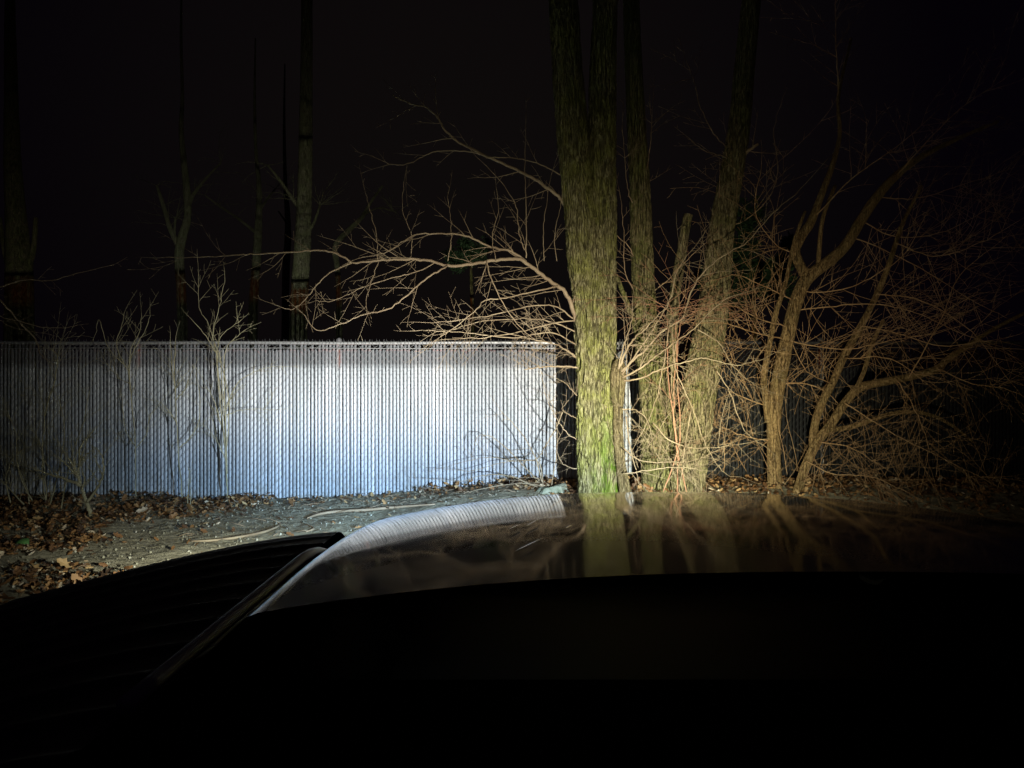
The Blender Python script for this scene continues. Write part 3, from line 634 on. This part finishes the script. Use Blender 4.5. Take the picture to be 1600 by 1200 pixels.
zf = zc(2.36)
# fenders: left one with the ribbed shoulder seen at lower left
def fender(sgn):
    mb = MB(); P = []
    for j in range(241):
        d = .55 + 1.75*j/240; row = []
        for i in range(41):
            t = i/40; u = t*.50; x = CX + sgn*(HW+.045+u)
            z = .868 - .008*t - .5*max(0, t-.9)**1.0*.6
            front = 1.98 - .10*t - .62*t*t                    # where the shoulder rolls over towards the bumper
            z -= 1.7*max(0, d-front)**1.6*.8
            z += .0065*max(0, math.sin(2*math.pi*(front - d - .02)/.115))**3 * sm(front-.03, front-.09, d)
            row.append((x, d, max(z, .5)))
        P.append(row)
    mb.grid(P)
    return mb.build('fender', M['plastic'], car)
for s in (-1, 1):
    fender(s)
    mb = MB(); x = CX + s*(HW+.022)
    pts = [Vector((x, .85+.06*i, .893 - .6*max(0, (.85+.06*i)-1.55)**2)) for i in range(17)]
    mb.tube(pts, [.012]*14+[.010,.007,.002], 10); mb.build('trim_strip', M['trim'], car)
    mb = MB(); pts = [Vector((CX + s*(HW+.008), .85+.1*i, zh(CX+s*HW, .85+.1*i)-.012)) for i in range(10)]
    mb.tube(pts, [.006]*10, 6); mb.build('hood_seal', M['rubber'], car)
mb = MB(); P = []                                         # cowl and dashboard behind the hood
for j in range(11):
    d = .35 + .70*j/10
    P.append([(CX - 1.3 + 2.6*i/20, d, .845 + .05*(1-abs(i/10-1)**2)*sm(1.1,.5,d) ) for i in range(21)])
mb.grid(P); mb.build('dashboard', M['matte'], car)
mb = MB(); mb.box(CX-1.25, CX+1.25, .3, 1.0, .35, .80); mb.box(CX-1.15, CX+1.15, 1.0, 2.1, .35, .70); mb.build('chassis', M['plastic'], car, False)
mb = MB(); P = []
for j in range(9):
    z = .80 - .50*j/8; P.append([(CX - 1.22 + 2.44*i/24, 2.30 + .10*math.sin(math.pi*j/8) - .45*abs(i/12-1)**3, z) for i in range(25)])
mb.grid(P); mb.build('bumper', M['plastic'], car)
mb = MB()
for j in range(6): mb.box(CX-.38, CX+.38, 2.37, 2.42, .50+.045*j, .52+.045*j)
mb.build('grille', M['rubber'], car, False)
for s in (-1, 1):
    mb = MB(); x = CX + s*.98
    mb.tube([Vector((x - s*.0, 1.45, .33)), Vector((x + s*.22, 1.45, .33))], [.34,.34], 36); wh = mb.build('wheel', M['rubber'], car)
    mb = MB(); mb.tube([Vector((x + s*.221, 1.45, .33)), Vector((x + s*.228, 1.45, .33))], [.22,.20], 24); rm = mb.build('rim', M['alloy'], wh)

# --- the headlights and their beams
def lens_mat(strength):
    m = mat('lit headlight lens', (.8,.85,.9), .2); b = m.node_tree.nodes['Principled BSDF']
    b.inputs['Emission Color'].default_value = (.9,.95,1,1); b.inputs['Emission Strength'].default_value = strength; return m
def headlight(x, power, name, lobes, strength):
    y, z = 2.44, .70
    mb = MB(); mb.tube([Vector((x, y-.16, z)), Vector((x, y-.06, z)), Vector((x, y-.02, z))], [.05,.09,.095], 24); h = mb.build('headlight', M['chrome'], car)
    mb = MB(); mb.tube([Vector((x, y-.018, z)), Vector((x, y-.006, z))], [.08,.07], 24); mb.build('lens', lens_mat(strength), h)
    ld = bpy.data.lights.new(name, 'SPOT'); ld.energy = power; ld.spot_size = R(165); ld.spot_blend = .4; ld.shadow_soft_size = .018
    lo = bpy.data.objects.new(name, ld); C.objects.link(lo); lo.location = (x, y+.03, z); lo.rotation_euler = (R(90), 0, 0)
    ld.use_nodes = True; nt = ld.node_tree; em = nt.nodes['Emission']; N = nt.nodes.new; Lk = nt.links.new
    t = N('ShaderNodeTexCoord'); sp = N('ShaderNodeSeparateXYZ'); Lk(t.outputs['Normal'], sp.inputs[0])
    def mth(op, a, b=None):
        k = N('ShaderNodeMath'); k.operation = op
        for v, i in ((a, 0), (b, 1)):
            if v is None: continue
            if hasattr(v, 'links'): Lk(v, k.inputs[i])
            else: k.inputs[i].default_value = v
        return k.outputs[0]
    az = mth('ABSOLUTE', sp.outputs[2]); u = mth('DIVIDE', sp.outputs[0], az); v = mth('DIVIDE', sp.outputs[1], az)
    u = mth('MULTIPLY', u, USIGN); v = mth('MULTIPLY', v, VSIGN)
    tot = None
    for (amp, u0, v0, sl, sr, sd, su, col) in lobes:       # two-sided gaussian lobes of the reflector
        du = mth('SUBTRACT', u, u0); dv = mth('SUBTRACT', v, v0)
        def two(dx, a, b):
            neg = mth('DIVIDE', mth('MINIMUM', dx, 0.0), a); pos = mth('DIVIDE', mth('MAXIMUM', dx, 0.0), b)
            return mth('ADD', mth('MULTIPLY', neg, neg), mth('MULTIPLY', pos, pos))
        e = mth('MULTIPLY', mth('EXPONENT', mth('MULTIPLY', mth('ADD', two(du, sl, sr), two(dv, sd, su)), -1.0)), amp)
        vm = N('ShaderNodeVectorMath'); vm.operation = 'SCALE'; vm.inputs[0].default_value = col; Lk(e, vm.inputs['Scale'])
        if tot is None: tot = vm.outputs[0]
        else:
            ad = N('ShaderNodeVectorMath'); ad.operation = 'ADD'; Lk(tot, ad.inputs[0]); Lk(vm.outputs[0], ad.inputs[1]); tot = ad.outputs[0]
    Lk(tot, em.inputs['Color']); em.inputs['Strength'].default_value = 1.0
    return lo
USIGN, VSIGN = 1.0, 1.0
#            amp   u0    v0    left right down  up    colour
main = [( .90, -.55, .07, .27, .44, .11, .20, (.90,1.0,1.02)),      # hot centre
        ( .84, -.54,-.10, .30, .50, .30, .12, (.34,.76,1.28)),      # bluish foot of the beam
        ( .38, -.46, .16, .33, .56, .25, .22, (1.20,.97,.80)),      # warm upper fringe
        ( .64,  .08,-.02, .19, .24, .24, .22, (1.12,1.05,.66)),      # warm low lobe towards the trees
        ( .17, -.30, .12, .50, .68, .34, .32, (1.18,1.0,.60))]      # wide spill
headlight(1.10, 2950, 'headlight_beam', main, 6.0)
headlight(CX-.68, 2700, 'dipped_headlight_beam', [(1, -.50, -.30, .42, .45, .3, .12, (1,1.02,.86)), (.035, -.88, .04, .45, .32, .3, .34, (1,1,.85)), (.006, -.1, .0, .6, .6, .3, .3, (1,.7,.75))], 1.0)

# pale streaks on the hood, added as shiny strips tilted to mirror the fence
for (a, b, c, d) in ((806,865,848,845), (795,831,812,823), (822,826,841,815), (884,829,893,824)):
    def hit(px, py):
        t = .9
        while t < 2.6:
            p = W(px, py, t)
            if p.z <= zh(p.x, p.y) + .003: return p
            t += .004
        return p
    p, q = hit(a, b), hit(c, d); mb = MB(); wv = Vector((-.3, 1, -.085)).normalized()*.0042
    P = [[tuple(p.lerp(q, i/6) + wv*k*math.sin(math.pi*(.12+.76*i/6)) + Vector((0,0,.004+.0004*(1-k*k)))) for k in (-1,-.3,.3,1)] for i in range(7)]
    mb.grid(P)
    o = mb.build('shiny_streak', M['streak_strip'])
    tag(o, {806: 'longest pale shiny streak on the black hood, nearest the camera', 795: 'short pale shiny streak on the hood, leftmost of the small ones', 822: 'short pale shiny streak on the hood, middle of the three small ones', 884: 'tiny pale shiny fleck on the hood, just left of the trunk reflection'}[a], 'streak', 'pale streaks on the hood')
